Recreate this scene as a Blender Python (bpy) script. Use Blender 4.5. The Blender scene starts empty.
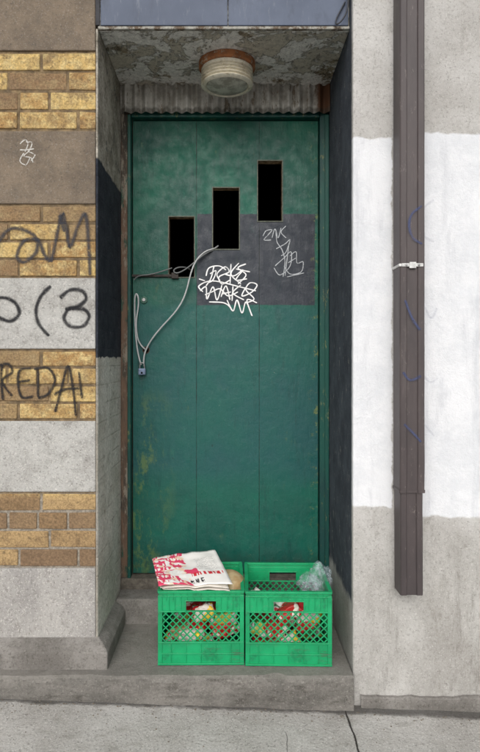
import bpy, bmesh, math, random
from mathutils import Vector, Matrix, noise as mn
random.seed(7)
S=bpy.context.scene
F=596.0; D=2.25; CZ=1.25
def P(px,py,Y):
    k=F/(D+Y); return ((px-230)/k, CZ-(py-360)/k)
def X(px,Y): return P(px,0,Y)[0]
def Z(py,Y): return P(0,py,Y)[1]
def lin(c):
    o=[]
    for v in c[:3]:
        v=v/255.0
        o.append(v/12.92 if v<=0.04045 else ((v+0.055)/1.055)**2.4)
    return (o[0],o[1],o[2],1)
# ---------------------------------------------------------------- materials
class NB:
    def __init__(s,name,rough=.85,spec=.25):
        s.m=bpy.data.materials.new(name); s.m.use_nodes=True
        s.t=s.m.node_tree; s.b=s.t.nodes['Principled BSDF']
        s.b.inputs['Roughness'].default_value=rough
        s.b.inputs['Specular IOR Level'].default_value=spec
        tc=s.t.nodes.new('ShaderNodeTexCoord'); s.co=tc.outputs['Object']; s.uv=tc.outputs['UV']
        sx=s.t.nodes.new('ShaderNodeSeparateXYZ'); s.t.links.new(s.co,sx.inputs[0])
        s.x,s.y,s.z=sx.outputs
        g=s.t.nodes.new('ShaderNodeNewGeometry')
        sn=s.t.nodes.new('ShaderNodeSeparateXYZ'); s.t.links.new(g.outputs['True Normal'],sn.inputs[0])
        s.nx,s.ny,s.nz=sn.outputs
    def put(s,sock,v):
        if isinstance(v,bpy.types.NodeSocket): s.t.links.new(v,sock)
        elif v is not None:
            if isinstance(v,tuple) and len(v)==3 and sock.type=='RGBA': v=lin(v)
            sock.default_value=v
    def noise(s,scale,detail=6,rough=.6,vec=None,dist=0,stretch=None):
        n=s.t.nodes.new('ShaderNodeTexNoise')
        n.inputs['Scale'].default_value=scale; n.inputs['Detail'].default_value=detail
        n.inputs['Roughness'].default_value=rough; n.inputs['Distortion'].default_value=dist
        v=vec or s.co
        if stretch:
            mp=s.t.nodes.new('ShaderNodeMapping'); s.t.links.new(v,mp.inputs[0]); mp.inputs['Scale'].default_value=stretch; v=mp.outputs[0]
        s.t.links.new(v,n.inputs['Vector']); return n.outputs['Fac']
    def vor(s,scale,feature='F1',vec=None,out='Distance'):
        n=s.t.nodes.new('ShaderNodeTexVoronoi'); n.feature=feature
        n.inputs['Scale'].default_value=scale; s.t.links.new(vec or s.co,n.inputs['Vector']); return n.outputs[out]
    def math(s,op,a,b=0.0,clamp=False):
        n=s.t.nodes.new('ShaderNodeMath'); n.operation=op; n.use_clamp=clamp
        s.put(n.inputs[0],a); s.put(n.inputs[1],b); return n.outputs[0]
    def mr(s,v,a,b,c=0.0,d=1.0):
        n=s.t.nodes.new('ShaderNodeMapRange'); n.interpolation_type='SMOOTHSTEP'
        s.put(n.inputs[0],v); n.inputs[1].default_value=a;n.inputs[2].default_value=b;n.inputs[3].default_value=c;n.inputs[4].default_value=d
        return n.outputs[0]
    def mix(s,f,a,b,blend='MIX'):
        n=s.t.nodes.new('ShaderNodeMix'); n.data_type='RGBA'; n.blend_type=blend
        s.put(n.inputs[0],f); s.put(n.inputs[6],a); s.put(n.inputs[7],b); return n.outputs[2]
    def mul(s,*a):
        r=a[0]
        for q in a[1:]: r=s.math('MULTIPLY',r,q)
        return r
    def band(s,v,lo,hi,soft):
        return s.mul(s.mr(v,lo-soft,lo+soft),s.mr(v,hi-soft,hi+soft,1.0,0.0))
    def wob(s,v,amp,scale=8,detail=5):
        n=s.noise(scale,detail,.65); n=s.math('SUBTRACT',n,.5); return s.math('ADD',v,s.math('MULTIPLY',n,amp))
    def bump(s,h,strength=.5,dist=.004):
        n=s.t.nodes.new('ShaderNodeBump'); n.inputs['Strength'].default_value=strength; n.inputs['Distance'].default_value=dist
        s.put(n.inputs['Height'],h); s.t.links.new(n.outputs[0],s.b.inputs['Normal'])
    def col(s,c): s.put(s.b.inputs['Base Color'],c)
    def attr(s,name):
        n=s.t.nodes.new('ShaderNodeAttribute'); n.attribute_name=name; return n
    def grain(s,c,amt=.25,scale=60):
        a=s.noise(scale,4,.7); v=s.mr(a,.3,.7,1-amt,1+amt*.7)
        cc=s.t.nodes.new('ShaderNodeCombineColor')
        for i in range(3): s.t.links.new(v,cc.inputs[i])
        return s.mix(1.0,c,cc.outputs[0],'MULTIPLY')
def simple(name,c,rough=.6,spec=.4,var=.15,scale=30,bump=.0,metal=0):
    b=NB(name,rough,spec); cc=b.grain(lin(c),var,scale); b.col(cc)
    b.b.inputs['Metallic'].default_value=metal
    if bump: b.bump(b.noise(scale,6),.6,bump)
    return b.m
# ---------------------------------------------------------------- mesh helpers
def new(name,bm,mat,parent=None,smooth=False,bevel=0):
    me=bpy.data.meshes.new(name); bmesh.ops.recalc_face_normals(bm,faces=bm.faces) if smooth is not None else None
    bm.to_mesh(me); bm.free()
    o=bpy.data.objects.new(name,me); S.collection.objects.link(o)
    for m in (mat if isinstance(mat,list) else [mat]): me.materials.append(m)
    if smooth:
        for p in me.polygons: p.use_smooth=True
    if bevel:
        md=o.modifiers.new('bev','BEVEL'); md.width=bevel; md.segments=2; md.limit_method='ANGLE'
    if parent: o.parent=parent
    return o
def box(bm,x0,x1,y0,y1,z0,z1,mi=0):
    v=[bm.verts.new(p) for p in [(x0,y0,z0),(x1,y0,z0),(x1,y1,z0),(x0,y1,z0),(x0,y0,z1),(x1,y0,z1),(x1,y1,z1),(x0,y1,z1)]]
    fs=[]
    for f in [(0,3,2,1),(4,5,6,7),(0,1,5,4),(1,2,6,5),(2,3,7,6),(3,0,4,7)]:
        q=bm.faces.new([v[i] for i in f]); q.material_index=mi; fs.append(q)
    return v,fs
def boxo(name,dims,mat,parent=None,bevel=.003):
    bm=bmesh.new(); box(bm,*dims); return new(name,bm,mat,parent,bevel=bevel)
def empty(name):
    o=bpy.data.objects.new(name,None); S.collection.objects.link(o); o.empty_display_size=.1; return o
def tube(name,pts,r,mat,parent=None,cyc=False):
    cu=bpy.data.curves.new(name,'CURVE'); cu.dimensions='3D'; cu.bevel_depth=r; cu.bevel_resolution=4; cu.use_fill_caps=True
    sp=cu.splines.new('NURBS'); sp.points.add(len(pts)-1)
    for i,p in enumerate(pts): sp.points[i].co=(*p,1)
    sp.use_endpoint_u=True; sp.order_u=4 if len(pts)>3 else len(pts); sp.use_cyclic_u=cyc
    cu.resolution_u=8; cu.materials.append(mat)
    o=bpy.data.objects.new(name,cu); S.collection.objects.link(o)
    if parent: o.parent=parent
    return o
def crom(pts,n=8):
    if len(pts)<3: 
        a,b=pts; return [(a[0]+(b[0]-a[0])*i/n,a[1]+(b[1]-a[1])*i/n) for i in range(n+1)]
    q=[pts[0]]+pts+[pts[-1]]; out=[]
    for i in range(1,len(q)-2):
        p0,p1,p2,p3=q[i-1],q[i],q[i+1],q[i+2]
        for j in range(n):
            t=j/n
            out.append(tuple(.5*((2*p1[k])+(-p0[k]+p2[k])*t+(2*p0[k]-5*p1[k]+4*p2[k]-p3[k])*t*t+(-p0[k]+3*p1[k]-3*p2[k]+p3[k])*t**3) for k in (0,1)))
    out.append(pts[-1]); return out
def strokes(name,lst,w,Y,mat,parent,lift=.0015):
    bm=bmesh.new(); uvl=bm.loops.layers.uv.new('UVMap'); y=Y-lift
    for pts in lst:
        c=[P(a,b,Y) for a,b in crom(pts)]
        L=0; prev=None; n=len(c)
        for i,(x,z) in enumerate(c):
            a=c[max(0,i-1)]; b=c[min(n-1,i+1)]
            t=Vector((b[0]-a[0],b[1]-a[1])); t=t.normalized() if t.length>1e-6 else Vector((1,0))
            nn=Vector((-t.y,t.x)); ww=w*.5*(1+.3*mn.noise(Vector((x*40,z*40,0))))*(.6 if i in(0,n-1) else 1)
            if i: L+=math.hypot(x-c[i-1][0],z-c[i-1][1])
            y-=.000006
            v=(bm.verts.new((x+nn.x*ww,y,z+nn.y*ww)),bm.verts.new((x-nn.x*ww,y,z-nn.y*ww)))
            if prev:
                f=bm.faces.new((prev[0],prev[1],v[1],v[0]))
                for lp,uv in zip(f.loops,[(pL,0),(pL,1),(L,1),(L,0)]): lp[uvl].uv=uv
            prev=v; pL=L
        y-=.00006
    return new(name,bm,mat,parent,smooth=None)
def paint_mat(name,c,op=.9,soft=.35,rough=.6,drop=.3):
    b=NB(name,rough,.2); b.col(lin(c))
    sx=b.t.nodes.new('ShaderNodeSeparateXYZ'); b.t.links.new(b.uv,sx.inputs[0])
    d=b.math('ABSOLUTE',b.math('SUBTRACT',sx.outputs[1],.5))
    e=b.mr(d,.5-soft,.5,1,0)
    n=b.mr(b.noise(120,6,.7),drop,drop+.15)
    n2=b.mr(b.noise(14,3),.2,.5,.55,1)
    a=b.mul(e,n,n2,op); b.put(b.b.inputs['Alpha'],a); return b.m
# ---------------------------------------------------------------- world & light
w=bpy.data.worlds.new('World'); S.world=w; w.use_nodes=True
nt=w.node_tree; bg=nt.nodes['Background']; sky=nt.nodes.new('ShaderNodeTexSky'); sky.sky_type='NISHITA'; sky.sun_disc=False
EL=math.radians(34); AZ=math.radians(8)
sky.sun_elevation=EL; sky.sun_rotation=math.pi+AZ; sky.dust_density=4; sky.air_density=1.0; sky.ozone_density=1
hs=nt.nodes.new('ShaderNodeHueSaturation'); hs.inputs['Saturation'].default_value=.2
nt.links.new(sky.outputs[0],hs.inputs['Color']); nt.links.new(hs.outputs[0],bg.inputs[0]); bg.inputs[1].default_value=.13
sl=bpy.data.lights.new('sun','SUN'); sl.energy=1.3; sl.angle=math.radians(50); sl.color=(1,.98,.95)
so=bpy.data.objects.new('sun',sl); S.collection.objects.link(so)
sd=Vector((-math.sin(AZ)*math.cos(EL),-math.cos(AZ)*math.cos(EL),math.sin(EL)))
so.rotation_euler=sd.to_track_quat('Z','Y').to_euler(); so.location=sd*8
S.view_settings.view_transform='Standard'
try: S.view_settings.look='None'
except: pass
# ---------------------------------------------------------------- camera
cam=bpy.data.cameras.new('camera'); co=bpy.data.objects.new('camera',cam); S.collection.objects.link(co)
co.location=(0,-D,CZ); co.rotation_euler=(math.pi/2,0,0); cam.lens=F/752*36; cam.sensor_width=36; cam.sensor_fit='AUTO'
cam.shift_x=10/752; cam.shift_y=-16/752; cam.clip_start=.05; cam.clip_end=500; S.camera=co

# ---------------------------------------------------------------- ground
def gz(x): return -.036*max(-4,min(4,x))-.002
b=NB('sidewalk_concrete',.9,.2)
c=b.mix(b.mr(b.noise(3.5,8,.65),.35,.65),(200,198,194),(176,173,168))
c=b.mix(b.mul(b.mr(b.noise(110,4,.75),.52,.64),.55),c,(112,109,104))
c=b.mix(b.mul(b.mr(b.noise(170,3,.6),.56,.66),.6),c,(230,228,224))
c=b.mix(b.mul(b.mr(b.noise(9,6,.7,stretch=(1,2.5,1)),.52,.7),.45),c,(142,138,130))
c=b.mix(b.mul(b.mr(b.vor(22),.05,.09,1,0),.45),c,(96,92,86))
xw=b.wob(b.x,.02,10); yw=b.wob(b.y,.06,7)
j1=b.band(xw,.415,.420,.002)
j2=b.mul(b.band(b.wob(b.x,.05,6),.186,.1875,.0015),b.mr(yw,-.25,-.2,1,0),.6)
edge=b.mr(yw,-.125,-.1)
cr=b.math('MAXIMUM',b.math('MAXIMUM',j1,j2),b.mul(edge,.75))
c=b.mix(cr,c,(58,54,50)); b.col(c)
h=b.math('SUBTRACT',b.math('ADD',b.noise(90,6,.75),b.noise(5,3)),b.math('MULTIPLY',cr,1.5)); b.bump(h,.9,.006)
m_side=b.m
bm=bmesh.new(); xs=[-30,-4]+[-4+.25*i for i in range(1,33)]+[30]
row=None
for yy in (-3.2,.7):
    r=[bm.verts.new((x,yy,gz(x))) for x in xs]
    if row:
        for i in range(len(xs)-1): bm.faces.new((row[i],row[i+1],r[i+1],r[i]))
    row=r
new('sidewalk',bm,m_side)
m_curb=simple('curb_concrete',(150,148,143),.9,.2,.3,40,.003)
bm=bmesh.new(); v=[]
for x in xs:
    z=gz(x); v.append([bm.verts.new(p) for p in [(x,-3.2,z-.3),(x,-3.2,z+.002),(x,-3.36,z+.002),(x,-3.38,z-.3)]])
for i in range(len(xs)-1):
    for k in range(3): bm.faces.new((v[i][k],v[i][k+1],v[i+1][k+1],v[i+1][k]))
new('curb',bm,m_curb)
m_road=simple('asphalt',(62,62,64),.9,.3,.4,120,.004)
bm=bmesh.new(); row=None
for yy in (-11,-3.38):
    r=[bm.verts.new((x,yy,gz(x)-.14)) for x in xs]
    if row:
        for i in range(len(xs)-1): bm.faces.new((row[i],row[i+1],r[i+1],r[i]))
    row=r
new('road',bm,m_road)
bm=bmesh.new(); vs=[bm.verts.new(p) for p in [(-200,-200,-.5),(200,-200,-.5),(200,200,-.5),(-200,200,-.5)]]; bm.faces.new(vs)
new('ground',bm,simple('ground_earth',(130,128,122),.95,.1,.2,2))

# ---------------------------------------------------------------- left brick wall
brickwall=empty('brick_wall')
b=NB('brick_faces',.85,.25); at=b.attr('rnd')
val=at.outputs['Fac']
yel=b.mix(b.mr(val,.1,.9),(210,180,118),(172,136,88))
yel=b.mix(b.mr(b.noise(26,8,.75),.42,.64),yel,(214,192,138))
brn=b.mix(b.mr(val,0,1),(180,152,110),(146,120,90))
c=b.mix(b.mr(b.z,.72,.76),brn,yel)
c=b.mix(b.mul(b.mr(b.noise(9,9,.8),.45,.62),.75),c,(128,105,78))
c=b.mix(b.mul(b.mr(b.noise(60,6,.75),.53,.63),.5),c,(94,79,62))
c=b.mix(b.mul(b.mr(b.math('FRACT',b.math('MULTIPLY',val,7.3)),.62,.7),.7),c,(126,104,84))
c=b.grain(c,.3,130)
b.col(c); b.bump(b.math('ADD',b.noise(35,8,.75),b.math('MULTIPLY',b.noise(160,4,.7),.5)),1.0,.006); m_brick=b.m
b=NB('mortar',.95,.1); c=b.mix(b.mr(b.noise(25,6),.4,.6),(142,122,94),(110,96,78))
c=b.mix(b.mr(b.z,.72,.76),(150,142,130),c); b.col(b.grain(c,.4,100)); b.bump(b.noise(120,6,.7),1,.004); m_mortar=b.m
b=NB('stone_blocks',.9,.2); at=b.attr('rnd'); val=at.outputs['Fac']
dk=b.mix(b.mr(b.noise(5,8,.75),.35,.65),(136,122,106),(112,101,89))
mid=b.mix(b.mr(b.noise(7,8,.7),.35,.65),(188,187,183),(170,168,164))
low=b.mix(b.mr(b.noise(7,8,.7,stretch=(1,1,.4)),.35,.65),(176,173,169),(156,153,150))
c=b.mix(b.mr(val,.3,.35),low,b.mix(b.mr(val,.6,.65),mid,dk))
c=b.mix(b.mul(b.mr(b.noise(14,9,.8),.5,.66),.4),c,(102,96,88))
sp=b.mul(b.mr(b.noise(120,5,.75),.53,.63),.4); c=b.mix(sp,c,(78,74,68))
c=b.mix(b.mul(b.mr(b.noise(170,3,.7),.56,.66),b.mr(val,.6,.65,.5,.12)),c,(228,225,218))
c=b.mix(b.mul(b.mr(b.vor(30),.06,.1,1,0),.5),c,(66,62,56))
b.col(c); b.bump(b.math('ADD',b.noise(30,9,.8),b.math('MULTIPLY',b.noise(150,4,.7),.6)),.85,.005); m_stone=b.m
XE=-.508
bands=[('b',493,567),('s',420,493,.5),('b',350,420),('s',277,350,.5),('b',205,277),('s',130,205,.9),('b',52,130),('s',-20,52,.9),
 ('b',-92,-20),('s',-165,-92,.9),('b',-238,-165),('s',-310,-238,.9),('b',-383,-310),('s',-455,-383,.9),('s',567,641,.1)]
bb=bmesh.new(); bs=bmesh.new(); la=bb.faces.layers.float.new('rnd'); lb=bs.faces.layers.float.new('rnd')
for bd in bands:
    z1=Z(bd[1],0); z0=Z(bd[2],0)
    if bd[0]=='s':
        x1=XE
        while x1>-4:
            x0=x1-random.uniform(.75,.95)
            v,fs=box(bs,x0+.004,x1,-.002+random.uniform(-.002,.001),.1,z0+.004,z1-.004)
            for f in fs: f[lb]=bd[3]+random.uniform(-.05,.05)
            x1=x0-.004
    else:
        n=4; p=(z1-z0)/n
        for r in range(n):
            x1=XE; first=True; off=[.06,.17,.1,.2][r]
            while x1>-4:
                L=off if first else (.215 if random.random()<.75 else .105)
                first=False; x0=x1-L
                dy=random.uniform(-.0025,.0015); e=.0042+random.uniform(0,.0012)
                rr=random.random()
                v,fs=box(bb,x0,x1,dy,.09,z0+r*p+e,z0+(r+1)*p-e)
                for q in v: q.co.z+=random.uniform(-.0018,.0018); q.co.y+=random.uniform(-.001,.001); q.co.x+=random.uniform(-.001,.001) if q.co.x<XE-.01 else 0
                for f in fs: f[la]=rr
                x1=x0-random.uniform(.008,.012)
new('bricks',bb,m_brick,brickwall,bevel=.0035); new('stone_blocks',bs,m_stone,brickwall,bevel=.004)
boxo('mortar_bed',(-4,XE-.001,.004,.45,-.3,Z(-455,0)),m_mortar,brickwall,0)
b=NB('base_stone',.92,.2)
c=b.mix(b.mr(b.noise(8,9,.7),.35,.65),(152,148,143),(122,118,113))
c=b.mix(b.mul(b.mr(b.noise(110,5,.75),.52,.64),.5),c,(78,75,71)); c=b.mix(b.mul(b.mr(b.noise(18,9,.8),.54,.66),.5),c,(88,84,78))
c=b.mix(b.mul(b.mr(b.noise(160,4,.75),.57,.66),.3),c,(198,194,186))
b.col(c); b.bump(b.math('ADD',b.noise(22,9,.8),b.math('MULTIPLY',b.noise(130,5,.7),.6)),1,.008); m_base=b.m
bm=bmesh.new()
prof=[(-.044,.1),(-.044,.165),(-.03,.185),(.0,.207),(.05,.207)]
def sweep(bm,rows):
    V=[[bm.verts.new(p) for p in r] for r in rows]
    for i in range(len(V)-1):
        for k in range(len(V[0])-1): bm.faces.new((V[i][k],V[i][k+1],V[i+1][k+1],V[i+1][k]))
rows=[[( -4,y,z) for y,z in prof],[(-1.3,y,z) for y,z in prof],[(-.498-y*1.0,y,z) for y,z in prof],]
rows.append([(-.498-y,.34,z) for y,z in prof])
sweep(bm,rows)
new('base_course',bm,m_base,brickwall,smooth=None,bevel=.004)

blk=paint_mat('spray_black',(38,38,42),.85,.42,.7,.3); gry=paint_mat('spray_grey',(58,60,68),.75,.48,.7,.3); wht=paint_mat('chalk_white',(225,222,215),.75,.3,.7,.35)
strokes('graffiti_grey',[[(-8,262),(0,240),(10,229),(24,230),(36,238),(36,252),(24,262),(17,256),(24,241),(38,240),(44,254),(50,262)],
 [(51,262),(56,240),(62,214),(66,228),(70,247),(78,226),(85,214),(88,235),(90,275)],[(60,215),(64,232)]],.024,-.003,gry,brickwall)
strokes('graffiti_black',[[(-6,298),(6,298),(16,304),(19,314),(11,321),(2,319),(-5,315)],[(51,286),(41,296),(36,310),(39,324),(49,336)],
 [(60,298),(70,290),(82,291),(86,299),(78,306),(65,309)],[(68,309),(83,309),(89,316),(83,326),(70,326),(64,318),(68,309)]],.021,-.004,blk,brickwall)
strokes('graffiti_letters',[[(2,364),(1,380),(3,400)],[(-4,366),(8,364),(12,372),(2,381),(12,396)],[(31,368),(20,370),(18,383),(22,397),(34,396)],[(18,382),(30,380)],
 [(38,371),(38,397)],[(34,369),(48,368),(55,380),(48,394),(38,398)],[(55,412),(61,390),(68,366),(73,388),(76,416)],[(54,394),(66,389),(80,388)],[(79,372),(82,398)]],.016,-.003,blk,brickwall)
strokes('chalk_tag',[[(20,144),(25,140),(28,144),(25,152)],[(26,142),(32,143),(29,151),(24,156),(31,158),(33,163)],[(20,150),(27,150),(34,149)],[(24,153),(20,161),(26,165),(30,158)],[(29,152),(35,155),(31,161)]],.006,-.003,wht,brickwall)

# ---------------------------------------------------------------- doorway surround
dw=empty('doorway_surround')
b=NB('jamb_plaster',.88,.25)
yz=b.t.nodes.new('ShaderNodeCombineXYZ'); b.put(yz.inputs[0],b.y); b.put(yz.inputs[1],b.wob(b.z,.01,12))
br=b.t.nodes.new('ShaderNodeTexBrick'); b.t.links.new(yz.outputs[0],br.inputs['Vector'])
for k,vv in (('Scale',1.0),('Mortar Size',.006),('Mortar Smooth',1.0),('Brick Width',.22),('Row Height',.072)): br.inputs[k].default_value=vv
mort=b.mul(br.outputs['Fac'],b.mr(b.noise(9,4),.4,.6))
top=b.mix(b.mr(b.noise(9,8,.75),.38,.62),(190,184,172),(136,130,118)); top=b.mix(b.mr(b.noise(14,9,.8),.56,.61),top,(84,84,86))
lo=b.mix(b.mr(b.noise(7,8,.7),.35,.65),(222,219,210),(196,192,180)); lo=b.mix(b.mul(mort,.25),lo,(140,134,120))
lo=b.mix(b.mul(b.mr(b.noise(16,9,.8),.55,.63),.7),lo,(132,126,112)); lo=b.mix(b.mul(b.mr(b.noise(50,7,.8),.57,.62),.6),lo,(96,90,80))
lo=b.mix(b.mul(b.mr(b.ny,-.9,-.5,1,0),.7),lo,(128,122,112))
dkp=b.mix(b.mr(b.noise(12,6),.35,.65),(42,46,56),(58,62,70)); dkp=b.mix(b.mul(b.mr(b.noise(50,8,.8),.6,.65),.6),dkp,(120,120,118))
zw=b.wob(b.z,.04,16,8); c=b.mix(b.mr(zw,Z(357,0)-.003,Z(357,0)+.003),lo,dkp); c=b.mix(b.mr(zw,Z(158,0)-.006,Z(158,0)+.006),c,top)
b.col(b.grain(c,.3,100)); b.bump(b.math('SUBTRACT',b.math('ADD',b.noise(40,8,.8),b.math('MULTIPLY',b.noise(6,3),2)),b.math('MULTIPLY',mort,.6)),.8,.006)
m_jamb=b.m
boxo('left_jamb',(-.5065,-.498,-.003,.56,.0,2.50),m_jamb,dw,.003)
b=NB('soffit_peeling_paint',.8,.3)
pe=b.mr(b.noise(6,10,.75,dist=.4),.5,.535); pe2=b.mr(b.noise(40,7,.8),.58,.61)
c=b.mix(pe,(236,234,228),(200,193,178)); c=b.mix(b.mr(b.noise(4,9,.8),.56,.6),c,(156,143,122)); c=b.mix(b.mul(b.mr(b.noise(7,9,.8,dist=.5),.6,.63),.7),c,(104,98,90)); c=b.mix(b.mul(pe2,.85),c,(84,76,68))
b.col(b.grain(c,.25,80)); b.bump(b.math('ADD',b.math('MULTIPLY',pe,.8),b.noise(40,8,.8)),1,.006); m_soff=b.m
boxo('soffit',(-.497,.451,.006,.56,2.495,2.62),m_soff,dw,.002)
b=NB('fascia_blue_paint',.55,.4)
c=b.mix(b.mr(b.noise(3,6,.6),.35,.65),(84,94,114),(70,80,100)); c=b.mix(b.mul(b.mr(b.noise(60,8,.8,stretch=(1,1,.15)),.56,.66),.5),c,(124,130,140)); c=b.mix(b.mul(b.mr(b.noise(8,7,.75,stretch=(1,1,.4)),.52,.65),.4),c,(52,58,72))
b.col(c); b.bump(b.noise(30,6),.3,.002); m_fas=b.m
xj=X(228,0)
boxo('fascia_panel_1',(-.488,xj-.0015,-.006,.004,2.51,3.4),m_fas,dw,.002)
boxo('fascia_panel_2',(xj+.0015,.446,-.006,.004,2.51,3.4),m_fas,dw,.002)
boxo('fascia_backing',(-.507,.45,.005,.3,2.622,5.0),simple('backing_dark',(70,70,72)),dw,0)
boxo('upper_fascia',(-.507,.45,-.004,.004,3.41,5.0),m_fas,dw,.002)
b=NB('lintel_trim_paint',.75,.3); c=b.mix(b.mr(b.noise(14,8,.8),.48,.56),(160,158,150),(96,82,68)); b.col(b.grain(c,.3,90)); b.bump(b.noise(50,6,.7),.8,.003); m_trim=b.m
boxo('lintel_trim',(-.497,.45,-.010,.005,2.494,2.505),m_trim,dw,.002)
boxo('corner_strip',(-.506,-.49,-.010,-.0045,2.509,5.0),simple('dark_strip',(58,58,62),.7,.3,.3),dw,.002)
b=NB('corrugated_metal',.6,.4)
c=b.mix(b.mr(b.noise(12,8,.75),.4,.62),(206,204,198),(160,156,148)); c=b.mix(b.mul(b.mr(b.noise(30,7,.8,stretch=(1,1,.3)),.55,.61),.85),c,(112,96,76))
c=b.mix(b.mr(b.wob(b.x,.04,12),.38,.40),c,(104,72,52)); c=b.mix(b.mul(b.mr(b.wob(b.z,.03,18),2.382,2.395,1,0),.6),c,(72,68,60))
b.col(c); b.bump(b.noise(60,6),.5,.002); m_cor=b.m
bm=bmesh.new(); n=420; prev=None
for i in range(n+1):
    x=-.497+.948*i/n; y=.443+.011*math.sin(x*2*math.pi/.046)
    v=(bm.verts.new((x,y,2.369)),bm.verts.new((x,y,2.494)),bm.verts.new((x,y+.004,2.369)))
    if prev: bm.faces.new((prev[0],v[0],v[1],prev[1])); bm.faces.new((prev[2],v[2],v[0],prev[0]))
    prev=v
new('corrugated_transom',bm,m_cor,dw,smooth=None)
b=NB('frame_left_wood',.75,.3); c=b.mix(b.mr(b.noise(14,8,.75,stretch=(1,1,.2)),.42,.6),(112,90,74),(66,62,56)); c=b.mix(b.mul(b.mr(b.noise(20,8,.8,stretch=(1,1,.3)),.5,.58),.8),c,(150,142,128)); c=b.mix(b.mul(b.mr(b.noise(9,7,.8,stretch=(1,1,.3)),.54,.6),.8),c,(20,74,62)); b.col(c); b.bump(b.noise(60,6,.7,stretch=(1,1,.2)),.8,.003); m_fl=b.m
b=NB('frame_green',.5,.45); c=b.mix(b.mr(b.noise(6,6,.7,stretch=(1,1,.3)),.4,.6),(10,76,66),(14,60,58)); c=b.mix(b.mul(b.mr(b.noise(34,8,.8,stretch=(1,1,.4)),.57,.63),.8),c,(120,122,80)); b.col(c); b.bump(b.noise(50,6,.7,stretch=(1,1,.2)),.5,.002); m_fg=b.m
DX0=X(133,.5); DX1=X(318,.5); DT=Z(121,.5); DB=Z(573,.5)
boxo('frame_left',(-.4975,DX0-.004,.462,.56,.2,2.39),m_fl,dw,.004)
boxo('frame_left_stop',(DX0-.018,DX0-.0035,.452,.50,.2,2.365),m_fg,dw,.003)
boxo('frame_right',(DX1+.004,.4515,.468,.56,.2,2.39),m_fg,dw,.004)
boxo('frame_right_stop',(DX1+.026,.4505,.455,.4675,.2,2.366),m_fg,dw,.003)
boxo('frame_head',(DX0-.003,DX1+.0035,.466,.56,DT+.004,2.40),m_fg,dw,.004)
m_sill=simple('sill_wood',(104,98,90),.85,.2,.4,40,.004)
boxo('door_sill',(-.4955,.4505,.445,.62,.2,DB-.006),m_sill,dw,.006)
boxo('upper_step',(-.4965,.4508,.335,.6,.0,.213),m_base,dw,.008)
m_dark=simple('lobby_dark',(14,13,13),.9,.1)
bm=bmesh.new(); box(bm,-.7,.7,.62,2.4,.0,2.7); 
bmesh.ops.delete(bm,geom=[f for f in bm.faces if f.calc_center_median().y<.63],context='FACES')
new('lobby_interior',bm,m_dark,dw,smooth=None)
boxo('lobby_front_left',(-.7,DX0-.005,.561,.62,0,2.7),m_dark,dw,0); boxo('lobby_front_right',(DX1+.005,.7,.561,.62,0,2.7),m_dark,dw,0); boxo('lobby_front_top',(DX0-.005,DX1+.005,.561,.62,DT+.01,2.7),m_dark,dw,0)

# ---------------------------------------------------------------- door
door=empty('green_door')
b=NB('door_paint',.42,.4)
g1=b.mix(b.mr(b.noise(2.2,6,.65),.35,.65),(2,98,76),(4,74,62))
g2=b.mix(b.mr(b.noise(3,6,.65),.35,.65),(22,78,78),(14,84,76))
g3=b.mix(b.mr(b.noise(3,6,.65),.35,.65),(8,92,76),(12,78,68))
zw=b.wob(b.z,.2,4,7)
c=b.mix(b.mr(zw,Z(306,.5)-.03,Z(306,.5)+.04),g2,g1); c=b.mix(b.mr(zw,Z(476,.5)-.09,Z(476,.5)+.06,1,0),c,g3)
xn=b.wob(b.x,.014,16,8); zn=b.wob(b.z,.016,12,8)
patch=b.mul(b.band(xn,X(197,.5),X(315,.5),.002),b.band(zn,Z(305,.5),Z(214,.5),.002),b.mr(b.noise(45,8,.8),.68,.74,1,.4))
c=b.mix(patch,c,b.mix(b.mr(b.noise(8,6,.7),.4,.6),(36,42,52),(46,51,60)))
npt=b.math('SUBTRACT',1.0,b.mul(patch,.75))
c=b.mix(b.mul(b.mr(b.noise(16,9,.8,stretch=(1,1,.35)),.58,.67),.3,npt),c,(46,114,96))
c=b.mix(b.mul(b.mr(b.noise(10,9,.8,stretch=(1.5,1,.2)),.52,.66),.5,npt),c,(8,52,50))
c=b.mix(b.mul(b.mr(b.noise(46,9,.85,stretch=(1,1,.5)),.6,.64),.8),c,(18,32,32))
c=b.mix(b.mul(b.mr(b.noise(90,6,.85),.62,.66),.6),c,(130,150,132))
c=b.mix(b.mul(b.mr(b.noise(26,8,.8),.55,.6),b.mr(b.x,.35,.41),.7),c,(124,130,66))
c=b.mix(b.mul(b.mr(b.noise(8,9,.8,stretch=(1,1,.5)),.50,.58),b.mr(b.x,-.22,-.40),b.mr(b.z,1.15,.95),.55),c,(104,124,62))
c=b.mix(b.mul(b.mr(b.noise(14,9,.8,stretch=(1,1,.3)),.60,.66),.4,npt),c,(84,104,64))
c=b.mix(b.mul(b.mr(b.noise(12,8,.8),.42,.58),b.mr(b.z,DB+.12,DB,),.7),c,(44,62,50))
seam=b.math('MINIMUM',b.math('ABSOLUTE',b.math('SUBTRACT',b.x,X(196.5,.5))),b.math('ABSOLUTE',b.math('SUBTRACT',b.x,X(259.2,.5))))
c=b.mix(b.mul(b.mr(b.wob(seam,.006,30),.0,.003,1,0),b.mr(b.noise(5,4),.35,.55),.8),c,(12,34,34))
side=b.mr(b.math('ABSOLUTE',b.ny),.4,.6,1,0)
c=b.mix(side,c,b.mix(b.mr(b.noise(40,5),.4,.6),(170,150,120),(110,90,66)))
b.col(c); b.put(b.b.inputs['Roughness'],b.mr(b.noise(20,6),.3,.7,.34,.62))
b.bump(b.math('ADD',b.noise(30,8,.7,stretch=(1,1,.12)),b.math('MULTIPLY',b.noise(12,8,.7),1.6)),.65,.004); m_door=b.m
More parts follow.
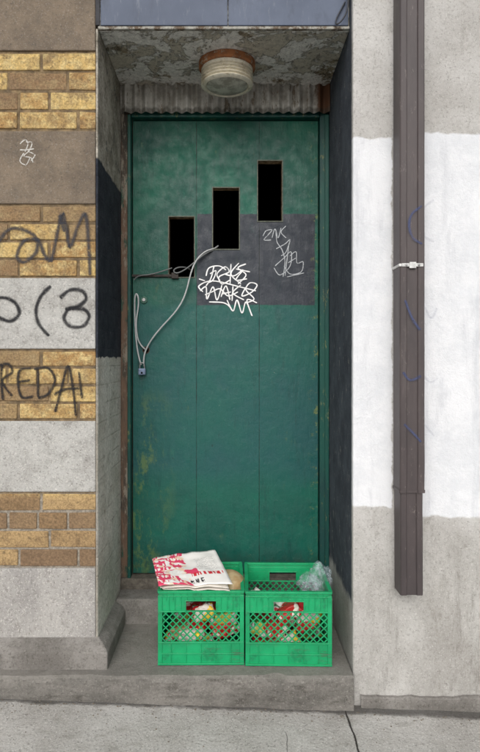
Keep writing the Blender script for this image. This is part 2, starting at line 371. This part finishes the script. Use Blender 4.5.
wins=[(169,194,217,277),(213,239,188,249),(258,282,161,221)]
wr=[(X(a,.5),X(b_,.5),Z(d,.5),Z(c_,.5)) for a,b_,c_,d in wins]
gr=[X(196.5,.5),X(259.2,.5)]
xs_=sorted(set([DX0,DX1]+[v for r in wr for v in r[:2]]+[q for g in gr for q in (g-.0008,g+.0008)]))
zs_=sorted(set([DB,DT]+[v for r in wr for v in r[2:]]))
bm=bmesh.new()
for i in range(len(xs_)-1):
    for k in range(len(zs_)-1):
        xa,xb,za,zb=xs_[i],xs_[i+1],zs_[k],zs_[k+1]; cx,cz=(xa+xb)/2,(za+zb)/2
        if any(r[0]<cx<r[1] and r[2]<cz<r[3] for r in wr): continue
        g=any(abs(cx-q)<.0006 for q in gr)
        box(bm,xa,xb,.505 if g else .5,.545,za,zb)
new('door_leaf',bm,m_door,door)
m_bead=simple('window_bead',(96,100,88),.6,.3,.4,60)
bm=bmesh.new()
for r in wr:
    t=.0045; a,bx,za,zb=r
    box(bm,a-t,a,.4965,.503,za-t,zb+t); box(bm,bx,bx+t,.4965,.503,za-t,zb+t); box(bm,a,bx,.4968,.503,zb,zb+t); box(bm,a,bx,.4968,.503,za-t,za)
new('window_beads',bm,m_bead,door)
tagw=paint_mat('paint_marker_white',(236,236,236),1,.15,.5,.24); tagg=paint_mat('paint_marker_grey',(190,194,198),.85,.2,.5,.3)
strokes('tag_white',[[(206,276),(209,268),(219,266),(226,270)],[(214,266),(211,278),(206,286)],[(220,281),(217,274),(225,267),(229,272),(219,277),(222,284),(230,280)],
 [(231,264),(230,284)],[(239,263),(231,274),(241,284)],[(246,264),(238,268),(246,275),(238,284)],[(236,269),(250,272)],
 [(200,291),(206,287),(207,299),(213,287),(217,300),(222,285)],[(221,297),(226,286),(230,300)],[(222,294),(231,292)],[(233,286),(232,301)],[(241,285),(233,293),(244,300)],
 [(246,287),(242,296),(252,292),(257,285),(250,283),(246,290),(254,299),(246,303)],[(203,292),(199,286),(213,281),(240,287),(256,291)],
 [(227,300),(233,311),(237,300),(242,313),(246,302),(252,316),(247,300),(257,303)],[(209,302),(224,303),(231,308)],[(205,281),(199,279)],
 [(210,274),(216,271),(213,280),(208,283)],[(224,274),(234,276),(243,270),(236,280),(247,279)],[(205,295),(212,292),(220,289),(228,296),(238,292)]],.0066,.5,tagw,door)
strokes('tag_grey',[[(263,236),(266,231),(272,230),(268,235),(264,240),(271,240)],[(272,238),(275,229),(278,238),(281,228)],[(286,226),(281,232),(286,238)],
 [(276,232),(277,242),(282,250),(285,262),(283,277)],[(276,249),(285,244),(290,240),(286,252),(281,256)],[(275,266),(284,258),(291,252),(290,266),(280,275),(274,268)],
 [(290,256),(296,252),(297,263),(303,262),(301,272),(290,274),(284,266)],[(287,277),(304,273)],[(289,243),(285,276)],[(296,258),(288,263)]],.0048,.5,tagg,door)
m_brass=simple('aged_brass',(120,105,70),.4,.5,.3,60,0,.8); m_steel=simple('steel',(150,150,150),.35,.5,.2,60,0,.9); m_blackhole=simple('hole_black',(10,10,10),.9,.1)
def cyl(name,c,r,y0,y1,mat,parent,seg=28):
    bm=bmesh.new(); bmesh.ops.create_cone(bm,cap_ends=True,segments=seg,radius1=r,radius2=r,depth=abs(y1-y0))
    bmesh.ops.rotate(bm,verts=bm.verts,matrix=Matrix.Rotation(math.pi/2,3,'X')); bmesh.ops.translate(bm,verts=bm.verts,vec=(c[0],(y0+y1)/2,c[1]))
    return new(name,bm,mat,parent,bevel=.0012)
def PD(px,py,Y=.5): return P(px,py,Y)
cyl('lock_escutcheon',PD(144,300),.016,.492,.503,simple('painted_brass',(60,100,84),.5,.5,.3,60,0,.2),door); cyl('lock_cylinder',PD(144,300),.008,.486,.4925,m_steel,door); cyl('knob_hole',PD(146,350),.017,.4975,.5035,simple('rust_ring',(70,52,40)),door); cyl('knob_hole_dark',PD(146,350),.013,.4965,.498,m_blackhole,door)
m_hasp=simple('hasp_metal',(52,46,42),.6,.4,.4,60,.001,.3)
xa,za=PD(132,276); xb,zb=PD(176,271)
boxo('hasp_bar',(xa,xb,.488,.4985,za-.006,za+.006),m_hasp,door,.002); boxo('hasp_plate',(xb-.02,xb+.012,.484,.498,za-.014,za+.014),m_hasp,door,.002)
cbl=empty('cable_lock'); m_cab=simple('cable_grey',(176,178,178),.4,.5,.1,40); m_cabd=simple('cable_dark',(96,98,98),.4,.5,.1,40)
def path(lst): return [(*(lambda q:(q[0],y,q[1]))(P(a,b_,y)),) for a,b_,y in lst]
tube('cable_long',path([(218,246,.56),(215,249,.50),(209,249,.485),(200,255,.478),(193,265,.474),(189,280,.472),(185,297,.474),(176,312,.476),(163,325,.476),(153,337,.478),(146,348,.482),(143,358,.48),(144,366,.474)]),.0036,m_cab,cbl)
tube('cable_short',path([(146,350,.497),(139,345,.485),(136,333,.48),(136,318,.482),(139,305,.482),(138,294,.484),(134,292,.488),(135,330,.486),(137,352,.482),(141,365,.474)]),.0036,m_cab,cbl)
tube('cable_loop',path([(192,272,.56),(190,268,.50),(180,266,.48),(172,270,.478),(176,275,.48),(188,268,.478),(198,259,.476),(210,250,.478),(217,250,.52)]),.0034,m_cabd,cbl)
tube('cable_tail',path([(172,268,.482),(160,272,.48),(148,276,.478),(137,275,.478),(134,280,.482)]),.003,m_cabd,cbl)
pl=empty('padlock'); px_,pz_=P(142,371,.47)
bm=bmesh.new(); box(bm,px_-.017,px_+.017,.462,.480,pz_-.018,pz_+.012); o=new('body',bm,simple('padlock_blue',(110,125,150),.4,.5,.2,60,0,.3),pl,bevel=.004)
tube('shackle',[(px_-.011,.471,pz_+.008),(px_-.011,.471,pz_+.028),(px_-.006,.471,pz_+.038),(px_+.006,.471,pz_+.038),(px_+.011,.471,pz_+.028),(px_+.011,.471,pz_+.008)],.0032,m_steel,pl)
boxo('keyway',(px_-.004,px_+.004,.4605,.463,pz_-.012,pz_-.004),m_blackhole,pl,0)

# ---------------------------------------------------------------- doorstep
bm=bmesh.new(); 
xsn=[-4+.02*i for i in range(int((.448+4)/.02)+1)]+[.448]
def nz(x,s): return mn.noise(Vector((x*6,s,0)))+.5*mn.noise(Vector((x*25,s+5,0)))
rows=[]
for x in xsn:
    a=nz(x,1)*.007; c_=nz(x,3)*.008; chip=max(0,mn.noise(Vector((x*9,20,0)))-.2)*.06
    rows.append([(x,-.1+a,-.3),(x,-.1+a,.085-chip),(x,-.095+a+c_+chip*.5,.097-chip*.3),(x,-.084+c_+chip,.104),(x,.0,.104),(x,.6,.106)])
sweep(bm,rows)
b=NB('step_stone',.88,.25)
c=b.mix(b.mr(b.noise(5,9,.75,stretch=(1,1,2)),.35,.65),(146,142,136),(110,107,102)); c=b.mix(b.mul(b.mr(b.noise(90,6,.8),.52,.64),.55),c,(76,73,69)); c=b.mix(b.mul(b.mr(b.noise(14,9,.8,stretch=(.5,1,1.5)),.52,.64),.65),c,(78,74,68))
c=b.mix(b.mul(b.mr(b.noise(130,4,.8),.56,.64),.4),c,(190,186,178))
c=b.mix(b.mul(b.mr(b.nz,.6,.9),.4),c,(158,154,147)); b.col(c)
b.bump(b.math('ADD',b.noise(18,9,.8),b.math('MULTIPLY',b.noise(120,5,.75),.6)),1,.009)
new('doorstep',bm,b.m,None,smooth=None)

# ---------------------------------------------------------------- right concrete wall
cw=empty('concrete_wall')
RY=-.06
b=NB('stucco_paint',.9,.2)
base=b.mix(b.mr(b.noise(3,9,.7),.35,.65),(206,204,201),(184,181,177))
lowc=b.mix(b.mr(b.noise(4,9,.75,stretch=(1,1,.6)),.35,.65),(194,192,188),(164,161,156))
c=b.mix(b.mr(b.wob(b.z,.1,4),Z(560,RY),Z(500,RY)),lowc,base)
c=b.mix(b.mul(b.mr(b.noise(110,6,.8),.52,.64),.45),c,(116,112,106))
c=b.mix(b.mul(b.mr(b.noise(150,4,.75),.56,.66),.5),c,(234,232,228))
c=b.mix(b.mul(b.mr(b.vor(34),.05,.09,1,0),.5),c,(88,84,80))
c=b.mix(b.mul(b.mr(b.noise(11,9,.8,stretch=(1,1,.5)),.54,.68),.4),c,(126,120,110))
c=b.mix(b.mul(b.mr(b.noise(4,9,.8,stretch=(2.5,1,.35)),.50,.64),b.mr(b.z,.7,.2),.55),c,(112,106,98))
xw=b.wob(b.x,.03,20,9); zw=b.wob(b.z,.045,11,9)
p1=b.mul(b.band(xw,.40,X(392,RY),.003),b.band(zw,Z(506,RY),Z(138,RY),.005))
p2=b.mul(b.mr(xw,X(421,RY)-.003,X(421,RY)+.003),b.band(zw,Z(517,RY),Z(133,RY),.005))
pm=b.math('MAXIMUM',p1,p2); thin=b.mr(b.noise(50,9,.85,stretch=(1,1,.7)),.60,.72,1,.45)
wp=b.mix(b.mr(b.noise(6,8,.75),.4,.62),(238,239,242),(226,228,232)); wp=b.mix(b.mul(b.mr(b.noise(3,7,.75,stretch=(3,1,.4)),.52,.68),.45),wp,(198,200,206))
c=b.mix(b.mul(pm,thin),c,wp)
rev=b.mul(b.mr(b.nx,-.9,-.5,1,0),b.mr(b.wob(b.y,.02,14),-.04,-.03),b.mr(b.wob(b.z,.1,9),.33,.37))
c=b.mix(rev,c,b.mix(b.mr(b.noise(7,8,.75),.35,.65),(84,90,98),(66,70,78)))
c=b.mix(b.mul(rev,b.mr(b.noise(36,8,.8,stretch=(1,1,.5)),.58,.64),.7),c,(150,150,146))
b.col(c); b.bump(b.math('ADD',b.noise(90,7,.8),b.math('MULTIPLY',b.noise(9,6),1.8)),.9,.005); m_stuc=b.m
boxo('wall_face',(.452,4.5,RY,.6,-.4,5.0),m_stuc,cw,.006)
bm=bmesh.new(); rows=[]
x=.478
while x<4.5:
    t=.02-.012*(x-.478)+.009*nz(x,9); rows.append([(x,RY-.016+nz(x,2)*.004,-.35),(x,RY-.016+nz(x,2)*.004,t-.004),(x,RY-.011,t),(x,RY+.01,t+.002)]); x+=.02
sweep(bm,rows); new('footing',bm,m_base,cw,smooth=None)
ghost=paint_mat('painted_over_spray',(150,160,190),.14,.5,.7,.28)
strokes('painted_over_graffiti',[[(434,200),(424,208),(419,222),(424,236),(434,242)],[(424,306),(431,318),(437,308)],[(422,374),(430,382),(438,378)],[(424,424),(434,436)]],.014,RY,ghost,cw,.002)

# ---------------------------------------------------------------- drainpipe
dp=empty('drainpipe')
b=NB('drainpipe_paint',.5,.4); c=b.mix(b.mr(b.noise(4,7,.7,stretch=(1,1,.3)),.35,.65),(80,72,72),(64,58,59)); c=b.mix(b.mul(b.mr(b.noise(60,8,.8,stretch=(1,1,.3)),.59,.65),.6),c,(136,128,122)); c=b.mix(b.mul(b.mr(b.noise(9,8,.8,stretch=(2,1,.15)),.54,.64),.5),c,(100,92,90)); b.col(c); b.bump(b.noise(15,5,.6,stretch=(1,1,.3)),.3,.004); m_dp=b.m
PF=-.155
def pipe(bm,x0,x1,y0,y1,z0,z1):
    w_=x1-x0; pr=[(x0,y1),(x0,y0+.004),(x0+.004,y0),(x0+w_*.26,y0),(x0+w_*.30,y0+.005),(x0+w_*.70,y0+.005),(x0+w_*.74,y0),(x1-.004,y0),(x1,y0+.004),(x1,y1),(x0,y1)]
    n=max(2,int((z1-z0)/.1)); rows=[]
    for i in range(n+1):
        z=z0+(z1-z0)*i/n; rows.append([(p[0]+.0012*nz(z,4),p[1]+.0012*nz(z,7),z) for p in pr])
    sweep(bm,rows)
x0,x1=X(400,PF),X(425,PF)
zj=Z(492,PF)
bm=bmesh.new(); pipe(bm,x0,x1,PF,-.072,zj,5.0); new('upper_section',bm,m_dp,dp,smooth=None)
bm=bmesh.new(); pipe(bm,x0+.003,x1-.005,PF+.004,-.075,Z(596,PF),zj+.05); o=new('lower_section',bm,m_dp,dp,smooth=None); o.modifiers.new('s','SOLIDIFY').thickness=.0015
bm=bmesh.new(); pipe(bm,x0-.002,x1+.002,PF-.002,-.070,zj-.004,zj+.006); new('joint_lip',bm,m_dp,dp,smooth=None)
m_br=simple('bracket_paint',(208,208,206),.6,.4,.3,60,.001)
zb=Z(265,PF); xc=(x0+x1)/2
bm=bmesh.new(); box(bm,x0+.006,x1-.006,PF-.004,PF+.002,zb-.006,zb+.006); box(bm,xc-.012,xc+.012,PF-.0065,PF-.003,zb-.012,zb+.010)
box(bm,x0-.003,x0+.006,PF-.002,RY,zb-.005,zb+.005)
new('bracket',bm,m_br,dp,bevel=.0015)
for xx in (xc-.022,xc+.022): cyl('bracket_screw',(xx,zb),.004,PF-.007,PF-.003,m_steel,dp,12)
blu=paint_mat('faded_blue_spray',(74,88,130),.6,.5,.7,.3)
strokes('pipe_graffiti',[[(422,206),(412,214),(409,226),(413,238),(422,244)],[(405,300),(412,318),(420,330)],[(403,372),(410,380),(421,376)],[(404,424),(414,434),(421,442)]],.014,PF,blu,dp,.002)

# ---------------------------------------------------------------- ceiling lamp
lp=empty('ceiling_lamp')
def lathe(name,prof,c,mat,parent,seg=64,smooth=True):
    bm=bmesh.new(); rings=[]
    for r,z in prof: rings.append([bm.verts.new((c[0]+r*math.cos(2*math.pi*i/seg),c[1]+r*math.sin(2*math.pi*i/seg),z)) for i in range(seg)])
    for a,b_ in zip(rings,rings[1:]):
        for i in range(seg): bm.faces.new((a[i],a[(i+1)%seg],b_[(i+1)%seg],b_[i]))
    o=new(name,bm,mat,parent,smooth=smooth)
    md=o.modifiers.new('es','EDGE_SPLIT'); md.split_angle=math.radians(35); return o
lc=(X(227,.25),.25); st=2.495
b=NB('rusty_base',.8,.3); c=b.mix(b.mr(b.noise(25,8,.8),.4,.6),(176,116,76),(120,80,54)); c=b.mix(b.mul(b.mr(b.noise(50,8,.8),.55,.6),.7),c,(200,190,170)); b.col(c); b.bump(b.noise(60,6),.6,.002)
lathe('base_plate',[(0,st-.001),(.118,st-.001),(.118,st-.024),(.112,st-.028),(0,st-.028)],lc,b.m,lp)
b=NB('lamp_cream',.5,.4); c=b.mix(b.mr(b.noise(12,8,.8),.5,.65),(232,225,206),(180,166,138)); b.col(b.grain(c,.15,60)); m_cream=b.m
pr=[(.09,st-.028),(.108,st-.03),(.108,st-.042)]
for k in range(4):
    z=st-.042-k*.013; pr+=[(.104,z-.001),(.099,z-.004),(.099,z-.008),(.107,z-.0095),(.109,z-.013)]
pr+=[(.104,st-.098),(.092,st-.102),(.088,st-.098),(.086,st-.09)]
lathe('ribbed_collar',pr,lc,m_cream,lp)
b=NB('lamp_glass',.3,.5); b.col(b.mix(b.mr(b.noise(30,5),.4,.6),(206,202,190),(160,154,142)))
gp=[(.087,st-.094)]
for k in range(10):
    r=.085*(1-k/10); gp+=[(r,st-.098-.014*math.sin(math.pi/2*k/10)-(.002 if k%2 else 0))]
gp.append((0.0005,st-.114)); lathe('lens',gp,lc,b.m,lp)

tube('loose_wire',path([(345,-20,-.02),(348,-5,-.03),(349,8,-.035),(343,20,-.03),(336,26,-.025),(335,20,-.02),(341,10,-.015),(345,2,-.012)]),.003,simple('wire_black',(50,52,58),.5,.4),None)

# ---------------------------------------------------------------- milk crates
b=NB('crate_plastic',.4,.45); c=b.mix(b.mr(b.noise(9,6,.6),.35,.65),(20,160,102),(14,140,88)); c=b.mix(b.mul(b.mr(b.noise(60,8,.85),.57,.65),.5),c,(100,146,118)); c=b.mix(b.mul(b.mr(b.noise(18,8,.8),.54,.66),.45),c,(24,90,62)); c=b.mix(b.mul(b.mr(b.noise(8,8,.8,stretch=(.4,1,3)),.58,.62),b.mr(b.z,.09,.05),.6),c,(70,96,74))
b.col(c); m_cr=b.m
b.bump(b.noise(60,5),.2,.0015)
def crate(name,loc,rot):
    bm=bmesh.new(); W=.1625; H=.278
    for s in range(4):
        M=Matrix.Rotation(s*math.pi/2,4,'Z'); full=(s%2==0)
        def bx(u0,u1,d0,d1,z0,z1):
            v,_=box(bm,u0,u1,-d1,-d0,z0,z1)
            for q in v: q.co=M@q.co
        U=W-.0005 if full else W-.0125
        e=0 if full else .0004
        bx(-U+.002,U-.002,.1535,.1575,.003,.083)
        bx(-U,U,.150,W+e,.0,.007); bx(-U+.001,U-.001,.153,W-.001+e,.040,.0445); bx(-U+.001,U-.001,.152,W-.0005+e,.081,.087)
        for k in range(-2,3): bx(k*.056-.0015,k*.056+.0015,.155,W-.0015,.007,.081)
        if full:
            for sg in (-1,1):
                a,c2=sorted((sg*(W-.001),sg*(W-.017))); bx(a,c2,.146,W-.0012,.004,H-.016)
        uL=W-.015; zl,zh=.086,.202; st_=.0265; bw=.0021
        for dr in (1,-1):
            k=-20
            while k<20:
                ua=k*st_; ub=ua+dr*(zh-zl); za,zb=zl,zh
                k+=1
                def clip(u0,z0,u1,z1):
                    ts=[0,1]
                    for lim in (-uL,uL):
                        t=(lim-u0)/(u1-u0)
                        if 0<t<1: ts.append(t)
                    ts.sort(); best=None
                    for a_,b_ in zip(ts,ts[1:]):
                        m_=(a_+b_)/2; um=u0+(u1-u0)*m_
                        if abs(um)<=uL: best=(a_,b_)
                    if not best: return None
                    return [(u0+(u1-u0)*t,z0+(z1-z0)*t) for t in best]
                r=clip(ua,za,ub,zb)
                if not r: continue
                (u0,z0),(u1,z1)=r
                if abs(u1-u0)<.004: continue
                d0,d1=(.1530,.1575) if dr==1 else (.1537,.1583)
                n=Vector((-(z1-z0),(u1-u0))).normalized()*bw
                vs=[]
                for d in (d1,d0):
                    for (u,z) in ((u0-n.x,z0-n.y),(u1-n.x,z1-n.y),(u1+n.x,z1+n.y),(u0+n.x,z0+n.y)):
                        vs.append(bm.verts.new(M@Vector((u,-d,z))))
                for f in [(0,1,2,3),(7,6,5,4),(0,4,5,1),(1,5,6,2),(2,6,7,3),(3,7,4,0)]: bm.faces.new([vs[i] for i in f])
        hs_=.056
        bx(-U+.002,-hs_,.1535,.1572,.199,.241); bx(hs_,U-.002,.1535,.1572,.199,.241)
        bx(-U+.002,U-.002,.1533,.1574,.240,.268)
        bx(-U+.001,-hs_-.002,.153,W-.001+e,.198,.203); bx(hs_+.002,U-.001,.153,W-.001+e,.198,.203)
        bx(-hs_-.004,hs_+.004,.151,W-.002+e,.2385,.2425); bx(-hs_-.004,-hs_,.151,W-.002,.2,.2385); bx(hs_,hs_+.004,.151,W-.002,.2,.2385); bx(-hs_,hs_,.152,W-.003,.1985,.2025)
        bx(-U,U,.150,W+.0012+e,.270,H); bx(-U+.001,U-.001,.153,W-.0008+e,.256,.2595)
        for k in range(-5,6):
            if abs(k*.026)<U-.01: bx(k*.026-.0013,k*.026+.0013,.155,W-.0018,.2425,.270)
        for sg in (-1,1):
            for k in (.075,.098,.12): bx(sg*k-.0013,sg*k+.0013,.155,W-.0018,.203,.256)
    for k in range(-7,8):
        box(bm,k*.02-.002,k*.02+.002,-.150,.150,.004,.008); box(bm,-.150,.150,k*.02-.002,k*.02+.002,.0045,.0085)
    o=new(name,bm,m_cr,bevel=.0009); o.location=loc; o.rotation_euler=(0,0,math.radians(rot)); 
    return o
ST=.1065
crate('milk_crate',(X(200.5,-.02),.145,ST),.6)
crate('milk_crate',(X(289.5,-.025),.137,ST),-1.0)

# ---------------------------------------------------------------- contents
def crumple(name,loc,dim,mat,rot=(0,0,0),amp=.12,seed=0,freq=2.2,cube=False):
    bm=bmesh.new(); bmesh.ops.create_icosphere(bm,subdivisions=4,radius=1)
    for v in bm.verts:
        p=v.co.copy()
        if cube:
            m=max(abs(p.x),abs(p.y),abs(p.z)); p=p.lerp(p/m,.75)
        n1=mn.noise(p*freq+Vector((seed,0,0))); n2=abs(mn.noise(p*freq*2.5+Vector((0,seed,0))))
        p*=1+amp*(n1*1.4-n2*1.2); v.co=Vector((p.x*dim[0],p.y*dim[1],p.z*dim[2]))
    o=new(name,bm,mat,smooth=True); o.location=loc; o.rotation_euler=rot; return o
def printed(name,c1,c2,c3,sc=14):
    b=NB(name,.4,.5); n=b.noise(sc,2,.4); v=b.vor(sc*3,'F1',out='Color')
    sp=b.t.nodes.new('ShaderNodeSeparateColor'); b.t.links.new(v,sp.inputs[0])
    c=b.mix(b.mr(n,.49,.5),c1,c2); c=b.mix(b.mr(sp.outputs[0],.74,.75),c,c3); b.col(c); return b.m
pk=[printed('pack_red',(196,40,44),(225,215,205),(240,200,60)),printed('pack_white',(225,222,214),(190,50,50),(60,110,70)),printed('pack_green',(70,120,50),(200,190,90),(220,220,210)),
    printed('pack_orange',(204,60,50),(200,44,40),(235,230,215)),printed('pack_brown',(120,84,56),(160,130,90),(200,190,170))]
cx1=X(200.5,-.02); cx2=X(289.5,-.025)
rs=random.Random(3)
for ci,cx in enumerate((cx1,cx2)):
    for k in range(11):
        lay=k//4
        crumple('food_packet',(cx+[-.09,0,.085,-.04][k%4]+rs.uniform(-.012,.012),.04+(.0 if k%2 else .02)+(.10 if k%3==2 else 0)+rs.uniform(0,.03),ST+.05+lay*.055+rs.uniform(-.008,.008)),
            (rs.uniform(.04,.055),rs.uniform(.03,.04),rs.uniform(.024,.034)),pk[(k*2+ci*3+lay)%5],(rs.uniform(-.4,.4),rs.uniform(-.5,.5),rs.uniform(-.5,.5)),.16,k+ci*20,2.0,True)
    for k in range(4):
        crumple('food_packet',(cx+[-.08,.02,.08,-.02][k],.22+rs.uniform(-.02,.02),ST+.07+.03*(k%2)),(.05,.04,.05),pk[(k+2+ci)%5],(rs.uniform(-.4,.4),0,rs.uniform(-.5,.5)),.16,k+50,2.0,True)
b=NB('bread_crust',.6,.3); b.col(b.mix(b.mr(b.noise(20,6,.6),.4,.62),(198,178,138),(170,142,100))); b.bump(b.noise(60,6),.4,.002)
crumple('bread_loaf',(X(234,.1)-.012,.13,ST+.256),(.060,.09,.042),b.m,(0,.1,.2),.05,4,1.2)
b=NB('flyer_print',.55,.35)
su=b.t.nodes.new('ShaderNodeSeparateXYZ'); b.t.links.new(b.uv,su.inputs[0]); u,v_=su.outputs[0],su.outputs[1]
redn=b.noise(4,2,.4,vec=b.uv); c=b.mix(b.mr(b.math('ADD',redn,b.math('MULTIPLY',u,-.42)),.34,.36),(240,237,232),(222,70,104))
c=b.mix(b.mul(b.mr(b.noise(9,2,.4,vec=b.uv),.56,.57),b.mr(u,.5,.45)),c,(244,214,190))
wrd=b.mul(b.mr(b.math('FRACT',b.math('MULTIPLY',v_,7)),.45,.47),b.mr(b.noise(26,1,.4,vec=b.uv,stretch=(1,.2,1)),.5,.51),b.mr(u,.42,.4))
c=b.mix(b.mul(wrd,.9),c,(252,250,246))
ln=b.mr(b.math('FRACT',b.math('MULTIPLY',v_,26)),.55,.6); gl=b.mr(b.noise(60,2,.5,vec=b.uv,stretch=(1,.3,1)),.47,.5)
c=b.mix(b.mul(ln,gl,b.band(u,.62,.92,.01),b.band(v_,.4,.8,.01),.5),c,(110,105,105))
blkw=b.mul(b.band(v_,.07,.17,.005),b.band(u,.45,.66,.01),b.mr(b.math('FRACT',b.math('MULTIPLY',u,14)),.35,.38),b.mr(b.noise(34,1,.4,vec=b.uv),.42,.44))
c=b.mix(blkw,c,(50,42,46))
c=b.mix(b.mul(b.band(v_,.25,.34,.004),b.band(u,.5,.95,.01),b.mr(b.noise(30,1,.4,vec=b.uv,stretch=(1,.1,1)),.48,.5)),c,(206,50,60))
b.col(c); m_fly=b.m
m_paper=simple('newsprint',(214,208,198),.8,.2,.08,30)
fl=empty('newspaper_flyers')
def sheet(name,corners,z,mat,seed,curl):
    bm=bmesh.new(); uvl=bm.loops.layers.uv.new('UVMap'); n=24; G=[]
    for j in range(n+1):
        r=[]
        for i in range(n+1):
            s=i/n;t=j/n
            p=(Vector(corners[0])*(1-s)*(1-t)+Vector(corners[1])*s*(1-t)+Vector(corners[2])*s*t+Vector(corners[3])*(1-s)*t)
            p.z+=z+.010*mn.noise(Vector((s*2.5,t*2.5,seed)))+.003*mn.noise(Vector((s*8,t*8,seed)))+curl*((s-.5)**2+.5*(t-.5)**2)-.012*math.exp(-((s-.5)*14)**2)*.4
            r.append(bm.verts.new(p))
        G.append(r)
    for j in range(n):
        for i in range(n):
            f=bm.faces.new((G[j][i],G[j][i+1],G[j+1][i+1],G[j+1][i]))
            for l_,uv in zip(f.loops,[(i/n,j/n),((i+1)/n,j/n),((i+1)/n,(j+1)/n),(i/n,(j+1)/n)]): l_[uvl].uv=uv
    o=new(name,bm,mat,fl,smooth=True); md=o.modifiers.new('s','SOLIDIFY'); md.thickness=.0006; return o
TZ=ST+.281
def cr_(pts): return [(a,b_,TZ+h) for a,b_,h in pts]
sheet('sheet_bottom',cr_([(-.255,-.005,.004),(.0,-.02,.004),(-.06,.27,.02),(-.31,.24,.016)]),.0,m_paper,1,-.01)
sheet('sheet_middle',cr_([(-.262,-.012,.006),(-.005,-.012,.008),(-.05,.265,.034),(-.315,.25,.02)]),.006,m_paper,2,-.012)
sheet('sheet_top',cr_([(-.268,-.016,.008),(.01,-.004,.012),(-.065,.275,.052),(-.325,.235,.028)]),.012,m_fly,3,-.015)
b=NB('clear_plastic',.1,.7); b.col(lin((215,228,236))); b.put(b.b.inputs['Alpha'],b.mr(b.noise(34,6,.75),.42,.72,.08,.6)); b.bump(b.noise(40,6,.7),1,.008); m_cl=b.m
crumple('plastic_bag',(X(321,.12),.13,ST+.275),(.045,.055,.062),m_cl,(0,.2,.4),.3,9,1.6)
crumple('plastic_bag',(X(312,.1),.17,ST+.24),(.045,.05,.04),m_cl,(0,.2,1.4),.3,19,1.6)

# ---------------------------------------------------------------- litter
bm=bmesh.new(); rg=random.Random(5)
for i in range(420):
    x=rg.uniform(-1.6,1.6); y=-.105-abs(rg.gauss(0,.04)) if rg.random()<.8 else rg.uniform(-.5,-.1)
    if x>.45: y=min(y,-.085)
    r=rg.uniform(.001,.0032); m=bmesh.ops.create_icosphere(bm,subdivisions=1,radius=r)
    for v in m['verts']: v.co=Vector((v.co.x*rg.uniform(.8,1.6)+x,v.co.y+y,v.co.z*.6+gz(x)+r*.3))
new('gravel_litter',bm,simple('grit',(126,118,106),.9,.2,.5,200))
